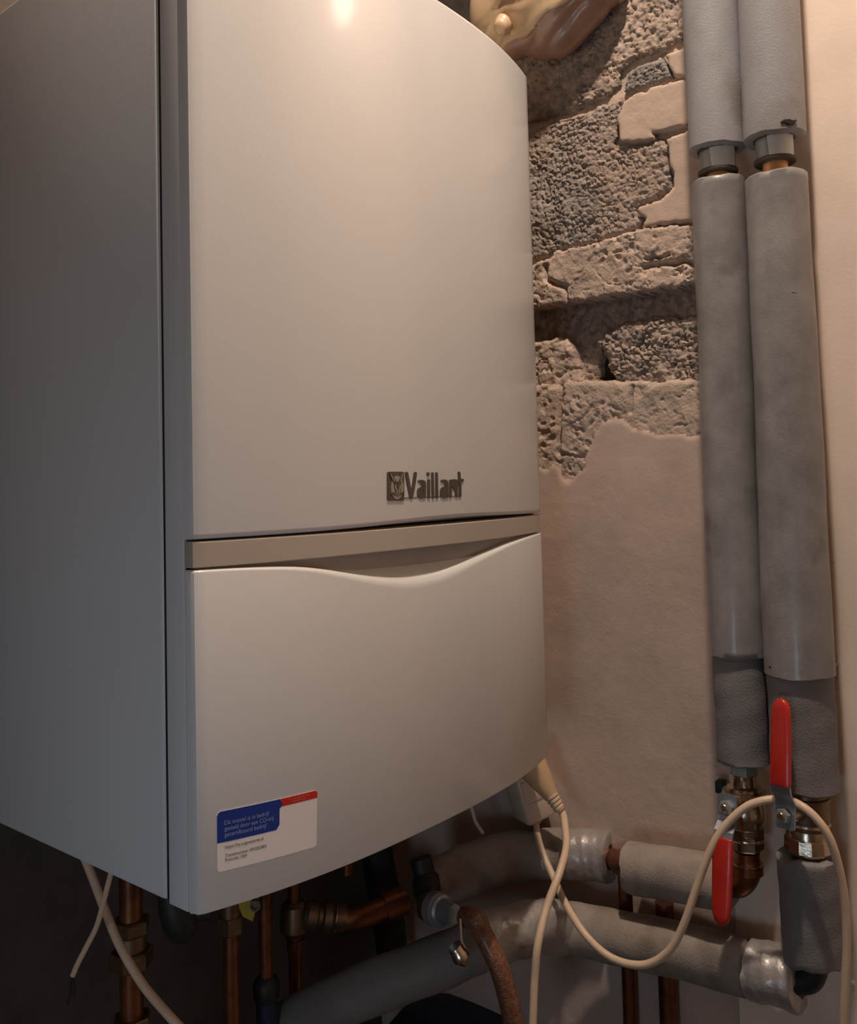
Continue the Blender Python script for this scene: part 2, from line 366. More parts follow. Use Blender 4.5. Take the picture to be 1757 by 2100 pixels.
slab('render_patch', [(1362, 282), (1400, 271), (1424, 262), (1500, 255), (1500, 440), (1431, 452), (1380, 457), (1330, 464), (1312, 468), (1322, 447), (1308, 440), (1302, 426), (1322, 417), (1352, 405), (1377, 384), (1377, 352), (1369, 325), (1368, 300)], .0018, WX, .60, h_flat(.0016, 73), M['render'], wall_right, rag=.0015, seed=24, edge=.0025, drop=.0025, label='smooth tan render strip beside the riser')
slab('render_patch', [(1362, 112), (1384, 104), (1424, 84), (1500, 70), (1500, 170), (1410, 160), (1380, 156), (1370, 138)], .0018, WX+.001, .60, h_flat(.0018, 75), M['render'], wall_right, rag=.0015, seed=25, edge=.0025, drop=.0025)
# inside the recess
slab('recess_rubble', [(1000, 600), (1600, 560), (1600, 790), (1248, 790), (1240, 770), (1222, 728), (1212, 700), (1206, 790), (1000, 800)], .0022, WX+.030, .62, h_clinker(110, .006, 81, .3), M['gravel'], wall_right, rag=.0015, seed=27, edge=.003)
slab('broken_block', [(1205, 700), (1222, 680), (1240, 668), (1262, 660), (1310, 655), (1340, 648), (1440, 640), (1600, 630), (1600, 790), (1260, 790), (1246, 772), (1232, 745), (1222, 722)], .0012, WX+.014, .60, h_clinker(150, .0065, 83, .3), M['gravel'], wall_right, rag=.003, seed=28, edge=.006, drop=.006, label='broken coarse block in the recess')
slab('broken_block', [(1000, 700), (1098, 692), (1125, 690), (1150, 692), (1162, 708), (1168, 728), (1178, 760), (1183, 792), (1000, 800)], .0014, WX+.013, .60, h_mortar(.0034, 85, .005, 40, .003), M['mortar'], wall_right, rag=.002, seed=29, edge=.005, drop=.005, label='smoother broken chunk behind the boiler edge')

# ================================================================== BOILER
boiler = thing('wall_boiler', (W/2, .15, 0), 'white wall-hung gas boiler with bowed front and silver grip band', 'boiler')
def profile(yb, off=0, nx=56, side=True):
    """plan outline, counter-clockwise from back left; off moves the bow inwards"""
    P = [(0, yb)]
    if side: P += [(0, .0165), (.0009, .0135), (.0012, .0115), (.0012, .0085), (.0003, .006)]
    P += [(0, .0048), (.0002, .003), (.0009, .0008), (.0021, .0001)]
    xs = np.linspace(.0042, W-.0042, nx); P += [(x, front(x)) for x in xs]
    P += [(W-.0021, .0001), (W-.0009, .0008), (W-.0002, .003), (W, .0048), (W, yb)]
    if off: P = [(min(max(x, off*.3), W-off*.3), y+off if y < yb-off else yb) for x, y in P]
    return P
def inset(P, d):
    n = len(P); o = []
    for i in range(n):
        a, b, c = P[i-1], P[i], P[(i+1) % n]
        t = Vector((c[0]-a[0], c[1]-a[1])); t = t.normalized() if t.length > 1e-9 else Vector((1, 0))
        o.append((b[0]-t.y*d, b[1]+t.x*d))
    return o
def loft(P, layers, name, m, parent):
    rg = []
    for d, zf in layers:
        Q = inset(P, d) if d else P
        rg.append([Vector((q[0], q[1], zf(p[0]))) for p, q in zip(P, Q)])
    return B().rings(rg).make(name, m, parent, sharp=30)
B().box((W/2, .187, H/2), (W, .302, H), bev=.004).make('body_shell', M['side'], boiler)
B().box((W/2, .0350, H/2), (W-.003, .0034, H-.003)).make('gap_shade_plate', M['gap'], boiler)  # black plate filling the groove, its shade put into the colour
c_ = lambda z: (lambda x: z)
def zpan(x): return .2512+.0034*math.exp(-((x-.26)/.11)**2)
Pp = profile(.0114, side=False)
loft(Pp, [(.003, lambda x: zpan(x)), (.0012, lambda x: zpan(x)+.0006), (.0003, lambda x: zpan(x)+.0018), (0, lambda x: zpan(x)+.004), (0, c_(H-.004)), (.0003, c_(H-.0018)), (.0012, c_(H-.0005)), (.003, c_(H))], 'front_panel', M['white'], boiler)
B().box((W/2, .02175, H/2), (W, .0215, H), bev=.0007).make('front_frame', M['side'], boiler)
B().box((W/2, .0105, .1255), (W-.003, .003, .2495)).make('gap_shade_plate', M['gap'], boiler)  # dark filler behind the door seam, painted as the seam's shade
Pb = profile(.0098, .0011, side=False)
loft(Pb, [(.0010, c_(.2318)), (0, c_(.2326)), (0, c_(.2490)), (.0004, c_(.2496)), (.0012, c_(.2499))], 'grip_band', M['silver'], boiler)
Pr = profile(.0105, .0135, side=False)
rg = []
for off, z in [(.0056+.0125*(i/14)**.8, .2322-.066*i/14) for i in range(15)]:
    rg.append([Vector((.004+(W-.008)*i/48, min(front(.004+(W-.008)*i/48)+off, .0092), z)) for i in range(49)]+[Vector((W-.004, .0096, z)), Vector((.004, .0096, z))])
B().rings(rg).make('grip_recess', M['recess'], boiler)
LX = [0, .032, .0752, .1006, .124, .1546, .1838, .2102, .2302, .262, .2918, .3494, .40, .44]
LZ = [.2306, .2301, .2278, .2240, .2188, .2128, .2083, .2070, .2079, .2122, .2182, .2262, .2298, .2308]
def smooth_interp(xs, zs):
    gx = np.linspace(0, W, 221); gz = np.interp(gx, xs, zs); k = np.ones(17)/17
    for i in range(2): gz = np.convolve(np.pad(gz, 8, 'edge'), k, 'valid')
    return lambda x: float(np.interp(x, gx, gz))
zl = smooth_interp(LX, LZ)
dip = lambda x: min(max((.2306-zl(x))/.0236, 0), 1)
Pd = profile(.0098, 0, side=False, nx=90)
kx = lambda x, a, b: zl(x)-a-b*dip(x)
loft(Pd, [(.0022, c_(0)), (.0007, c_(.0006)), (0, c_(.0022)), (0, lambda x: kx(x, .0022, .0075)), (.0003, lambda x: kx(x, .0012, .0052)), (.0010, lambda x: kx(x, .0005, .0034)), (.0025, lambda x: kx(x, 0, .0013)), (.0045, lambda x: kx(x, 0, .0006)), (.0068, lambda x: kx(x, 0, 0))], 'lower_door', M['white'], boiler)

# --- things lying on the bowed front
def onarc(x, z, off): n = fnorm(x); return Vector((x, front(x), z))+n*off
def plate(poly, th, base=0, sub=0):
    """polygon in (x,z) on the front, given thickness; returns B"""
    b = B(); bm = bmesh.new()
    vs = [bm.verts.new((x, z, 0)) for x, z in poly]; f = bm.faces.new(vs)
    bmesh.ops.triangulate(bm, faces=[f])
    for i in range(sub): bmesh.ops.subdivide_edges(bm, edges=[e for e in bm.edges if e.calc_length() > .006], cuts=1)
    bmesh.ops.triangulate(bm, faces=bm.faces[:])
    bm.verts.ensure_lookup_table(); bm.verts.index_update()
    P = [(v.co.x, v.co.y) for v in bm.verts]; n = len(P)
    top = [onarc(x, z, base+th) for x, z in P]; bot = [onarc(x, z, base) for x, z in P]
    fc = []
    for f in bm.faces:
        q = [v.index for v in f.verts]; fc.append(tuple(q))
    for e in bm.edges:
        if len(e.link_faces) == 1: i, j = e.verts[0].index, e.verts[1].index; fc.append((i, j, n+j, n+i))
    bm.free(); b.add(top+bot, fc); return b
def stroke(pts, wd, closed=False, taper=None, k=5):
    """outline polygon of a thick polyline with round ends (2-D)"""
    P = [Vector(p) for p in (curve([(*p, 0) for p in pts], k) if len(pts) > 2 else [(*p, 0) for p in pts])]
    P = [Vector((p.x, p.y)) for p in P]; n = len(P); Lf = []; Rt = []
    for i in range(n):
        t = (P[min(i+1, n-1)]-P[max(i-1, 0)]).normalized(); nn = Vector((-t.y, t.x))
        w_ = wd/2 if taper is None else (taper[0]+(taper[1]-taper[0])*i/(n-1))/2
        Lf.append(P[i]+nn*w_); Rt.append(P[i]-nn*w_)
    t = (P[-1]-P[-2]).normalized(); r_ = (wd if taper is None else taper[1])/2; a0 = math.atan2(t.y, t.x)
    e = [P[-1]+Vector((math.cos(a0+q), math.sin(a0+q)))*r_ for q in (R(55), R(20), R(-20), R(-55))]
    t = (P[0]-P[1]).normalized(); r_ = (wd if taper is None else taper[0])/2; a0 = math.atan2(t.y, t.x)
    s = [P[0]+Vector((math.cos(a0+q), math.sin(a0+q)))*r_ for q in (R(55), R(20), R(-20), R(-55))]
    return [(p.x, p.y) for p in Lf+e+Rt[::-1]+s]
LG = lambda p: arc(785+p[0]/10.04, 955+p[1]/10.04)
def bits(name, strokes, m, parent, th, base=0):
    b = B()
    for st in strokes:
        poly = [LG(p) for p in st]
        q = plate(poly, th, base); b.add(q.v, q.f)
    return b.make(name, m, parent, sharp=30)
logo = bits('logo_base_bar', [stroke([(400, 664), (1590, 622)], 12)], M['logo'], boiler, .0006); logo['label'] = 'thin bar under the raised lettering'
logo.name = 'logo'
WD = 64
arcpts = lambda *p: stroke(p, WD)
letters = [
    [stroke([(480, 158), (525, 400), (575, 655)], 62), stroke([(660, 158), (625, 400), (575, 655)], 62)],
    [stroke([(738, 322), (800, 318), (842, 340), (852, 390), (852, 520), (852, 645)], 52), stroke([(852, 475), (790, 462), (735, 490), (722, 560), (732, 625), (780, 655), (852, 632)], 49)],
    [stroke([(934, 305), (938, 650)], 56), stroke([(922, 160), (925, 185)], 56)],
    [stroke([(1012, 160), (1026, 652)], 52)],
    [stroke([(1096, 160), (1106, 650)], 52)],
    [stroke([(1205, 316), (1265, 310), (1305, 332), (1314, 380), (1314, 520), (1314, 635)], 52), stroke([(1314, 465), (1258, 452), (1205, 482), (1193, 550), (1202, 615), (1250, 645), (1314, 622)], 48)],
    [stroke([(1384, 308), (1384, 636)], 49), stroke([(1384, 345), (1430, 305), (1480, 305), (1505, 345), (1508, 430), (1506, 628)], 48)],
    [stroke([(1558, 148), (1578, 400), (1580, 625)], 52), stroke([(1545, 305), (1628, 300)], 62)],
]
for st in letters: bits('letter', st, M['logo'], logo, .0007)
def rrect(x0, y0, x1, y1, r):
    return [(cx_+r*math.cos(R(a)), cy_+r*math.sin(R(a))) for cx_, cy_, a0 in ((x1-r, y1-r, 0), (x0+r, y1-r, 90), (x0+r, y0+r, 180), (x1-r, y0+r, 270)) for a in (a0, a0+30, a0+60, a0+90)]
emb = bits('emblem', [rrect(80, 124, 424, 722, 34)], M['logo'], boiler, .0008); emb['label'] = 'dark rounded plate with a hare in an oval'
bits('oval', [[(278+128*math.cos(R(a)), 450+243*math.sin(R(a))) for a in range(0, 360, 12)]], M['logo2'], emb, .0002, .0008)
bits('ear', [stroke([(120, 150), (170, 240), (245, 365)], 40, taper=(22, 66))], M['logo'], emb, .0006, .0008)
bits('ear', [stroke([(402, 150), (365, 240), (318, 365)], 40, taper=(22, 66))], M['logo'], emb, .0006, .0008)
bits('ear_line', [stroke([(132, 170), (170, 255), (205, 320)], 16, taper=(12, 20))], M['logo2'], emb, .0002, .0014)
bits('ear_line', [stroke([(392, 172), (362, 255), (342, 330)], 16, taper=(12, 20))], M['logo2'], emb, .0002, .0014)
bits('hare_head', [[(225, 360), (250, 335), (285, 325), (320, 335), (345, 362), (356, 430), (346, 490), (338, 540), (338, 590), (300, 622), (285, 632), (270, 622), (238, 590), (236, 540), (226, 490), (212, 430)]], M['logo'], emb, .0005, .0008)
bits('cheek_band', [stroke([(160, 568), (205, 578), (245, 590)], 52), stroke([(330, 588), (365, 575), (402, 556)], 46)], M['logo'], emb, .0004, .0008)
bits('face_line', [stroke([(240, 400), (236, 440), (246, 480)], 22), stroke([(324, 405), (330, 440), (322, 480)], 22), stroke([(262, 490), (266, 540), (252, 585)], 20), stroke([(310, 490), (306, 540), (322, 582)], 20), stroke([(262, 595), (285, 612)], 10), stroke([(285, 612), (308, 595)], 10)], M['logo2'], emb, .0002, .0013)

# sticker: (a, b) in the print's own 0..1 frame -> (x, z) on the front
q00, q10, q11, q01 = arc(444.6, 1665.5), arc(650, 1620), arc(648.8, 1735), arc(445, 1789)
def SK(a, b):
    return tuple((q00[i]*(1-a)+q10[i]*a)*(1-b)+(q01[i]*(1-a)+q11[i]*a)*b for i in (0, 1))
def sk(poly, th, base, sub=3): return plate([SK(*p) for p in poly], th, base, sub)
def rr(a0, b0, a1, b1, r, asp=1.9):
    return [(cx_+r*math.cos(R(a)), cy_+r*asp*math.sin(R(a))) for cx_, cy_, a_ in ((a1-r, b1-r*asp, 0), (a0+r, b1-r*asp, 90), (a0+r, b0+r*asp, 180), (a1-r, b0+r*asp, 270)) for a in (a_, a_+45, a_+90)]
stick = sk(rr(0, 0, 1, 1, .025), .00025, .0001).make('sticker', M['paper'], boiler, smooth=False); stick['label'] = 'white service sticker with blue and red fields'
sk([(.0, .07), (.012, .02), (.03, 0), (.60, 0), (.612, .06), (.622, .07), (.617, .13), (.60, .155), (.592, .17), (.592, .44), (.56, .52), (.0, .52)], .0001, .00035).make('blue_field', M['blue'], stick, smooth=False)
sk([(.605, 0), (.98, 0), (1, .04), (1, .135), (.612, .135), (.622, .07), (.612, .05)], .0001, .00035).make('red_band', M['red'], stick, smooth=False)
def text(body, a, b, wa, hb, m, name='print_line'):
    cu = bpy.data.curves.new('txt', 'FONT'); cu.body = body; cu.size = 1; cu.resolution_u = 3
    to = bpy.data.objects.new('txt', cu); COL.objects.link(to); bpy.context.view_layer.update()
    dg = bpy.context.evaluated_depsgraph_get(); me = bpy.data.meshes.new_from_object(to.evaluated_get(dg))
    xs = [v.co.x for v in me.vertices]; x0, x1 = min(xs), max(xs)
    for v in me.vertices:
        x, z = SK(a+(v.co.x-x0)/(x1-x0)*wa, b-v.co.y*hb*1.25)
        v.co = onarc(x, z, .00056)
    bpy.data.objects.remove(to); bpy.data.curves.remove(cu)
    return link(name, me, m, stick)
text('Dit toestel is in bedrijf', .065, .235, .42, .085, M['textl'])
text('gesteld door een CO-vrij', .065, .335, .465, .085, M['textl'])
text('gecertificeerd bedrijf', .065, .435, .395, .085, M['textl'])
text('https://hp.sogewaarde.nl', .07, .635, .36, .062, M['textd'])
text('Toestelnummer: 4910267804', .07, .775, .39, .062, M['textd'])
text('Postcode: 1064', .07, .850, .20, .062, M['textd'])
text('Scan de QR-code voor', .69, .058, .22, .045, M['textr'])
text('meer informatie', .72, .105, .15, .045, M['textr'])

# ================================================================== RISERS
def zx(px, py, X=.5): return atX(px, py, X).z
def sleeve(name, m, p0, p1, r, parent, seed=0, n=36, k=24, wob=.00035, chip=.0008, curved=None):
    """foam tube, slightly uneven, with a hollow end ring"""
    if curved is None: p0, p1 = Vector(p0), Vector(p1)
    rng = random.Random(seed); ph = [rng.uniform(0, 6.28) for _ in range(6)]
    pts = curved or [p0.lerp(p1, i/k) for i in range(k+1)]; k = len(pts)-1
    T = [(pts[min(i+1, k)]-pts[max(i-1, 0)]).normalized() for i in range(k+1)]
    a = T[0].orthogonal().normalized(); rg = []
    rr_ = r if hasattr(r, '__len__') else (r, r)
    def ring(c, t, a, rad, i, end=0):
        b = t.cross(a); o = []
        for j in range(n):
            th = 2*math.pi*j/n; s = i/k
            q = rad+wob*(math.sin(3*th+ph[0]+4*s)+math.sin(9*s+ph[1]+th)+.6*math.sin(23*s+ph[2]-2*th))
            e = chip*(math.sin(2*th+ph[3])+.5*math.sin(5*th+ph[4])+.3*math.sin(11*th+ph[5])) if end else 0
            o.append(c+t*e+(a*math.cos(th)+b*math.sin(th))*q)
        return o
    for i in range(k+1):
        a = (a-T[i]*a.dot(T[i])).normalized(); rad = rr_[0]+(rr_[1]-rr_[0])*i/k; e = i in (0, k)
        if i == 0: rg.append(ring(pts[0]+T[0]*.010, T[0], a, rad*.46, i, 0)); rg.append(ring(pts[0], T[0], a, rad*.50, i, 1)); rg.append(ring(pts[0], T[0], a, rad-.0022, i, 1)); rg.append(ring(pts[0]+T[0]*.0018, T[0], a, rad, i, 1)); continue
        if i == k: rg.append(ring(pts[k]-T[k]*.0018, T[k], a, rad, i, 1)); rg.append(ring(pts[k], T[k], a, rad-.0022, i, 1)); rg.append(ring(pts[k], T[k], a, rad*.50, i, 1)); rg.append(ring(pts[k]-T[k]*.010, T[k], a, rad*.46, i, 0)); continue
        rg.append(ring(pts[i], T[i], a, rad, i))
    return B().rings(rg).make(name, m, parent, sharp=50)
def clamp_(root, c, r, h, face, mband, seam):
    """rubber-lined zinc pipe clamp: band, bright overlapping plate, dark lips"""
    c = Vector(c)
    B().lathe(c-Vector((0, 0, h/2)), (0, 0, 1), [(0, r*.8), (0, r), (h, r), (h, r*.8)], 40).make('clamp_band', M['zincd'], root)
    b = B(); a0 = math.atan2(face[1], face[0]); n = 14; v = []
    for i in range(n+1):
        a = a0+R(-18)+R(78)*i/n*1.0 if seam > 0 else a0+R(-60)+R(78)*i/n
        jag = 0
        if i == 0: jag = R(-5)
        for zz, rad, e in ((-h*.44, r+.0003, 0), (-h*.44, r+.0016, 0), (h*.44, r+.0016, jag), (h*.44, r+.0003, jag)): v.append(c+Vector((math.cos(a+e)*rad, math.sin(a+e)*rad, zz)))
    f = [(4*i+j, 4*i+(j+1) % 4, 4*i+4+(j+1) % 4, 4*i+4+j) for i in range(n) for j in range(4)]+[(0, 1, 2, 3), (4*n+3, 4*n+2, 4*n+1, 4*n)]
    # ragged end where the plate overlaps
    for q in (0, 1, 2, 3): pass
    b.add(v, f).make('clamp_plate', M['zinc'], root)
    for s in (-1, 1):
        B().lathe(c+Vector((0, 0, s*h/2-.002)), (0, 0, 1), [(0, r*.7), (0, r+.0014), (.001, r+.0022), (.003, r+.0022), (.004, r+.0014), (.004, r*.7)], 40).make('rubber_lip', M['lip'], root)
PXl, PYl = .5, -.182
PXr, PYr = .497, -.239
left = thing('insulated_riser', (PXl, PYl, 0), 'riser pipe in grey foam nearer the boiler, with valve handle hanging below', 'pipe')
right = thing('insulated_riser', (PXr, PYr, 0), 'thicker foam-wrapped riser pipe on the outer side, next to the pale plaster', 'pipe')
B().tube([(PXl, PYl, zx(1520, 1567)), (PXl, PYl, 1.3)], .011, 20).make('copper_tube', M['copperb'], left)
B().tube([(PXr, PYr, zx(1645, 1604, PXr)), (PXr, PYr, 1.3)], .0115, 20).make('copper_tube', M['copperb'], right)
zL = lambda py, px=1490: zx(px, py, PXl)
zR = lambda py, px=1600: zx(px, py, PXr)
sleeve('foam_sleeve', M['foaml'], (PXl, PYl, 1.28), (PXl, PYl, zL(308, 1480)), .0277, left, 1, k=40)
sleeve('foam_sleeve', M['foam'], (PXl, PYl, zL(370, 1480)), (PXl-.001, PYl, zL(1345, 1512)), (.0263, .0262), left, 2, k=60)
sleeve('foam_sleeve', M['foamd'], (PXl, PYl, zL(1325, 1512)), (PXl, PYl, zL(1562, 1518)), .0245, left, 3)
sleeve('foam_sleeve', M['foaml'], (PXr, PYr, 1.28), (PXr, PYr, zR(288, 1585)), .0282, right, 4, k=40)
sleeve('foam_sleeve', M['foam'], (PXr, PYr, zR(362, 1592)), (PXr-.002, PYr-.002, zR(1382, 1632)), (.0280, .0312), right, 5, k=60)
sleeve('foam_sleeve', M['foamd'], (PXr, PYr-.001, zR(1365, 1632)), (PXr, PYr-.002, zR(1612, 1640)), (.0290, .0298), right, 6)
vdir = Vector((CAM[0]-PXl, CAM[1]-PYl, 0)).normalized()
clamp_(left, (PXl, PYl, zL(328, 1484)), .0172, .0225, (vdir.x, vdir.y), 0, 1)
clamp_(right, (PXr, PYr, zR(308, 1590)), .0172, .0225, (vdir.x, vdir.y), 0, 1)
# slits, tears and creases in the foam: thin black strips painting their inner shade
def gash(name, pts, wds, X0, Y0, r, root, m=M['black'], X=.47):
    """pts in pixels on the visible face of a vertical tube; becomes a thin raised lens, black for the shade inside"""
    b = B(); Lp = []; Rp = []
    cen = []
    for (px, py) in pts:
        d = ray(px, py); d2 = Vector((d[0], d[1])); o = Vector((CAM[0]-X0, CAM[1]-Y0))
        A = d2.dot(d2); Bq = 2*o.dot(d2); Cq = o.dot(o)-r*r; D = max(Bq*Bq-4*A*Cq, 0); t = (-Bq-math.sqrt(D))/(2*A)
        cen.append(Vector(CAM+d*t))
    n = len(cen); v = []
    for i in range(n):
        t = (cen[min(i+1, n-1)]-cen[max(i-1, 0)]).normalized(); nr = Vector((cen[i].x-X0, cen[i].y-Y0, 0)).normalized(); s = t.cross(nr).normalized()
        w_ = wds[i]/2
        v += [cen[i]-s*w_-nr*.001, cen[i]-s*w_*.6+nr*.0008, cen[i]+s*w_*.6+nr*.0008, cen[i]+s*w_-nr*.001]
    f = [(4*i+j, 4*i+(j+1) % 4, 4*i+4+(j+1) % 4, 4*i+4+j) for i in range(n-1) for j in range(4)]+[(3, 2, 1, 0), (4*n-4, 4*n-3, 4*n-2, 4*n-1)]
    return b.add(v, f).make(name, m, root, smooth=False)
gash('slit', [(1594, 1045), (1590, 1090), (1588, 1150), (1586, 1200), (1583, 1250), (1580, 1310), (1578, 1345)], [.0008, .0016, .0018, .0026, .0016, .001, .0006], PXr, PYr, .0298, right)
gash('slit', [(1572, 908), (1592, 912), (1612, 911)], [.0005, .0012, .0005], PXr, PYr, .0292, right)
gash('slit', [(1612, 912), (1630, 909), (1645, 912)], [.0005, .0011, .0004], PXr, PYr, .0292, right)
gash('slit', [(1578, 953), (1600, 958), (1642, 956)], [.0005, .0010, .0004], PXr, PYr, .0292, right)
gash('slit', [(1615, 603), (1624, 600), (1633, 602)], [.0005, .0012, .0004], PXr, PYr, .0285, right)
gash('tear', [(1601, 251), (1608, 248), (1618, 250), (1626, 251), (1632, 247)], [.002, .004, .0075, .0055, .0015], PXr, PYr, .0284, right)
gash('tear', [(1612, 1364), (1620, 1362), (1629, 1365)], [.001, .003, .001], PXr, PYr, .0310, right)
gash('tear', [(1578, 1366), (1582, 1370)], [.003, .0025], PXr, PYr, .0310, right)
# clip stubs that hold the risers to the wall
def clip(px, py, X, size, label):
    t = thing('pipe_clip', atX(px, py, X), label, 'clip'); c = atX(px, py, X)
    B().box(c, size, bev=.001).make('bracket', M['black'], t)
    B().lathe(c, (1, 0, 0), [(0, .003), (WX-c.x+.004, .003)], 12).make('screw', M['zincd'], t)
clip(1704, 1366, .528, (.008, .006, .013), 'black pipe clip poking out beside the thick outer riser')
clip(1478, 1612, .526, (.012, .008, .012), 'black pipe clip behind the left valve')

# ================================================================== BALL VALVES
def valve(name, cen, bolt, ang, root_label, n, flip, m1, parts):
    t = thing(name, cen, root_label, 'valve')
    parts(t)
    n = Vector(n).normalized(); up = Vector((0, 0, flip)); up = (up-n*up.dot(n)).normalized()
    wv = n.cross(up); up = (up*math.cos(ang)+wv*math.sin(ang)).normalized(); wv = n.cross(up).normalized()
    b0 = Vector(bolt); c = Vector(cen)
    B().tube([c+(b0-c)*.2, b0], .0062, 16).make('stem', M['brass'], t)
    lv = B()
    def strip(path, wd, th, b=lv):
        v = []
        for s, h, k in path:
            p = b0+up*s+n*h
            v += [p-wv*wd*k/2, p+wv*wd*k/2, p+wv*wd*k/2+n*th, p-wv*wd*k/2+n*th]
        m_ = len(path); f = [(4*i+j, 4*i+(j+1) % 4, 4*i+4+(j+1) % 4, 4*i+4+j) for i in range(m_-1) for j in range(4)]+[(3, 2, 1, 0), (4*m_-4, 4*m_-3, 4*m_-2, 4*m_-1)]
        b.add(v, f)
    strip([(-.0115, 0, .75), (-.010, 0, .98), (.008, 0, 1), (.013, .001, 1), (.020, .007, 1), (.0265, .0085, 1), (.034, .0085, .9)], .0185, .0022)
    lever = lv.make('lever', M['steel'], t, smooth=False)
    sl = B(); rings = []
    path = [(.0255, .0185, .5), (.0262, .0195, .8), (.030, .0200, 1), (.060, .0196, 1), (.082, .0185, 1), (.092, .0172, 1), (.0975, .0130, .95), (.1000, .0070, .7), (.1008, .002, .3)]
    for s, wd, k in path:
        p = b0+up*s+n*(.0096); hw, ht = wd/2, .0036*k; o = []
        for j in range(16):
            a = 2*math.pi*j/16; ca, sa = math.cos(a), math.sin(a)
            o.append(p+wv*hw*math.copysign(abs(ca)**.6, ca)+n*ht*math.copysign(abs(sa)**.8, sa))
        rings.append(o)
    sl.rings(rings).make('red_grip', M['redv'], t)
    B().hexnut(b0+n*.002, n, .0052, .0068).make('nut', M['zincd'], t)
    B().lathe(b0+n*.002, n, [(0, .0035), (.0075, .0035), (.0082, .0028)], 14).make('bolt', M['brass'], t)
    return t
vz = lambda py, px: atX(px, py, .5).z
def left_parts(t):
    c = lambda py: Vector((PXl, PYl, zx(1522, py, PXl)))
    dn = (0, 0, -1)
    z = lambda a, b: (c(a)-c(b)).length
    B().hexnut(c(1565), dn, z(1565, 1588), .0135, .5).make('hex_nut', M['zincd'], t, smooth=False)
    B().lathe(c(1586), dn, [(0, .0125), (.004, .0118), (.010, .0125), (.012, .016), (.0145, .0165), (.0165, .0155)], 30).make('collar', M['brass'], t)
    B().lathe(c(1618), dn, [(0, .014), (.001, .0205), (.005, .0212), (.0075, .019), (.011, .0165), (.018, .0185), (.025, .0185), (.031, .0165), (.034, .0158)], 32).make('valve_body', M['brass'], t)
    B().lathe(c(1688), dn, [(0, .0150), (.002, .0165), (.007, .0165), (.009, .0150), (.010, .0140)], 30).make('collar', M['brassd'], t)
    B().hexnut(c(1705), dn, z(1705, 1738), .0158, .2).make('hex_nut', M['brassd'], t, smooth=False)
    B().lathe(c(1712), dn, [(0, .0145), (.0, .0165), (.0015, .0168), (.003, .0160)], 30).make('ring', M['brass'], t)
valve('ball_valve', (PXl, PYl, zx(1522, 1650, PXl)), atZ(1494, 1655, .842), R(0), 'brass ball valve with red lever hanging straight down under the inner riser', (-.93, .10, .12), -1, None, left_parts)
def right_parts(t):
    c = lambda py: Vector((PXr, PYr-.002, zx(1650, py, PXr)))
    dn = (0, 0, -1)
    B().lathe(c(1615), dn, [(0, .0185), (.006, .0185), (.007, .0205), (.009, .0205), (.012, .0195), (.030, .0195), (.036, .0185)], 32).make('valve_body', M['brassd'], t)
    B().lathe(c(1678), dn, [(0, .0180), (.001, .0195), (.003, .0200), (.005, .0185), (.007, .0185), (.009, .0192), (.016, .0192)], 32).make('collar', M['brass'], t)
    B().lathe(c(1710), dn, [(0, .0190), (.001, .0208), (.012, .0215), (.0135, .0205), (.0150, .0195)], 12, .1).make('hex_nut', M['brass'], t, smooth=False)
valve('ball_valve', (PXr, PYr-.002, zx(1650, 1665, PXr)), atZ(1612, 1672, .805), R(1), 'brass ball valve with red lever standing upright on the outer riser', (-.90, .22, .12), 1, None, right_parts)

# short foam stub below the outer valve, and its black elbow
stub = thing('insulated_pipe_stub', (PXr, PYr, -.1), 'short upright foam sleeve under the outer valve', 'pipe')
st0 = Vector((PXr, PYr-.001, zx(1652, 1752, PXr))); st1 = Vector((PXr, PYr-.001, zx(1652, 1968, PXr)))
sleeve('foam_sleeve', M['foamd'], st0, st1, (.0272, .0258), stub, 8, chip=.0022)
el = curve([st1+Vector((0, 0, .01)), st1+Vector((0, .000, -.006)), st1+Vector((0, .006, -.017)), st1+Vector((0, .02, -.022))], 6)
B().tube(el, .0125, 18).make('elbow', M['black'], stub)
# copper elbow leaving the inner valve
elb = thing('copper_elbow', (PXl, PYl, -.09), 'dark copper elbow below the inner valve', 'pipe fitting')
e0 = Vector((PXl, PYl, zx(1528, 1745, PXl)))
zc = zx(1470, 1806, PXl)
pth = curve([e0, e0.lerp(Vector((PXl, PYl, zc+.022)), .8), Vector((PXl, PYl, zc+.016)), Vector((PXl, PYl+.006, zc+.005)), Vector((PXl, PYl+.017, zc)), Vector((PXl, PYl+.05, zc))], 7)
B().tube(pth, .0118, 20).make('bend', M['copper'], elb)
B().lathe(e0-Vector((0, 0, .010)), (0, 0, -1), [(0, .0118), (.0004, .0142), (.010, .0142), (.0106, .0118)], 26).make('socket', M['copper'], elb)
B().lathe(e0-Vector((0, 0, .0098)), (0, 0, -1), [(0, .0120), (.0003, .0145), (.0014, .0145), (.0018, .0120)], 26).make('solder_ring', M['brass'], elb)

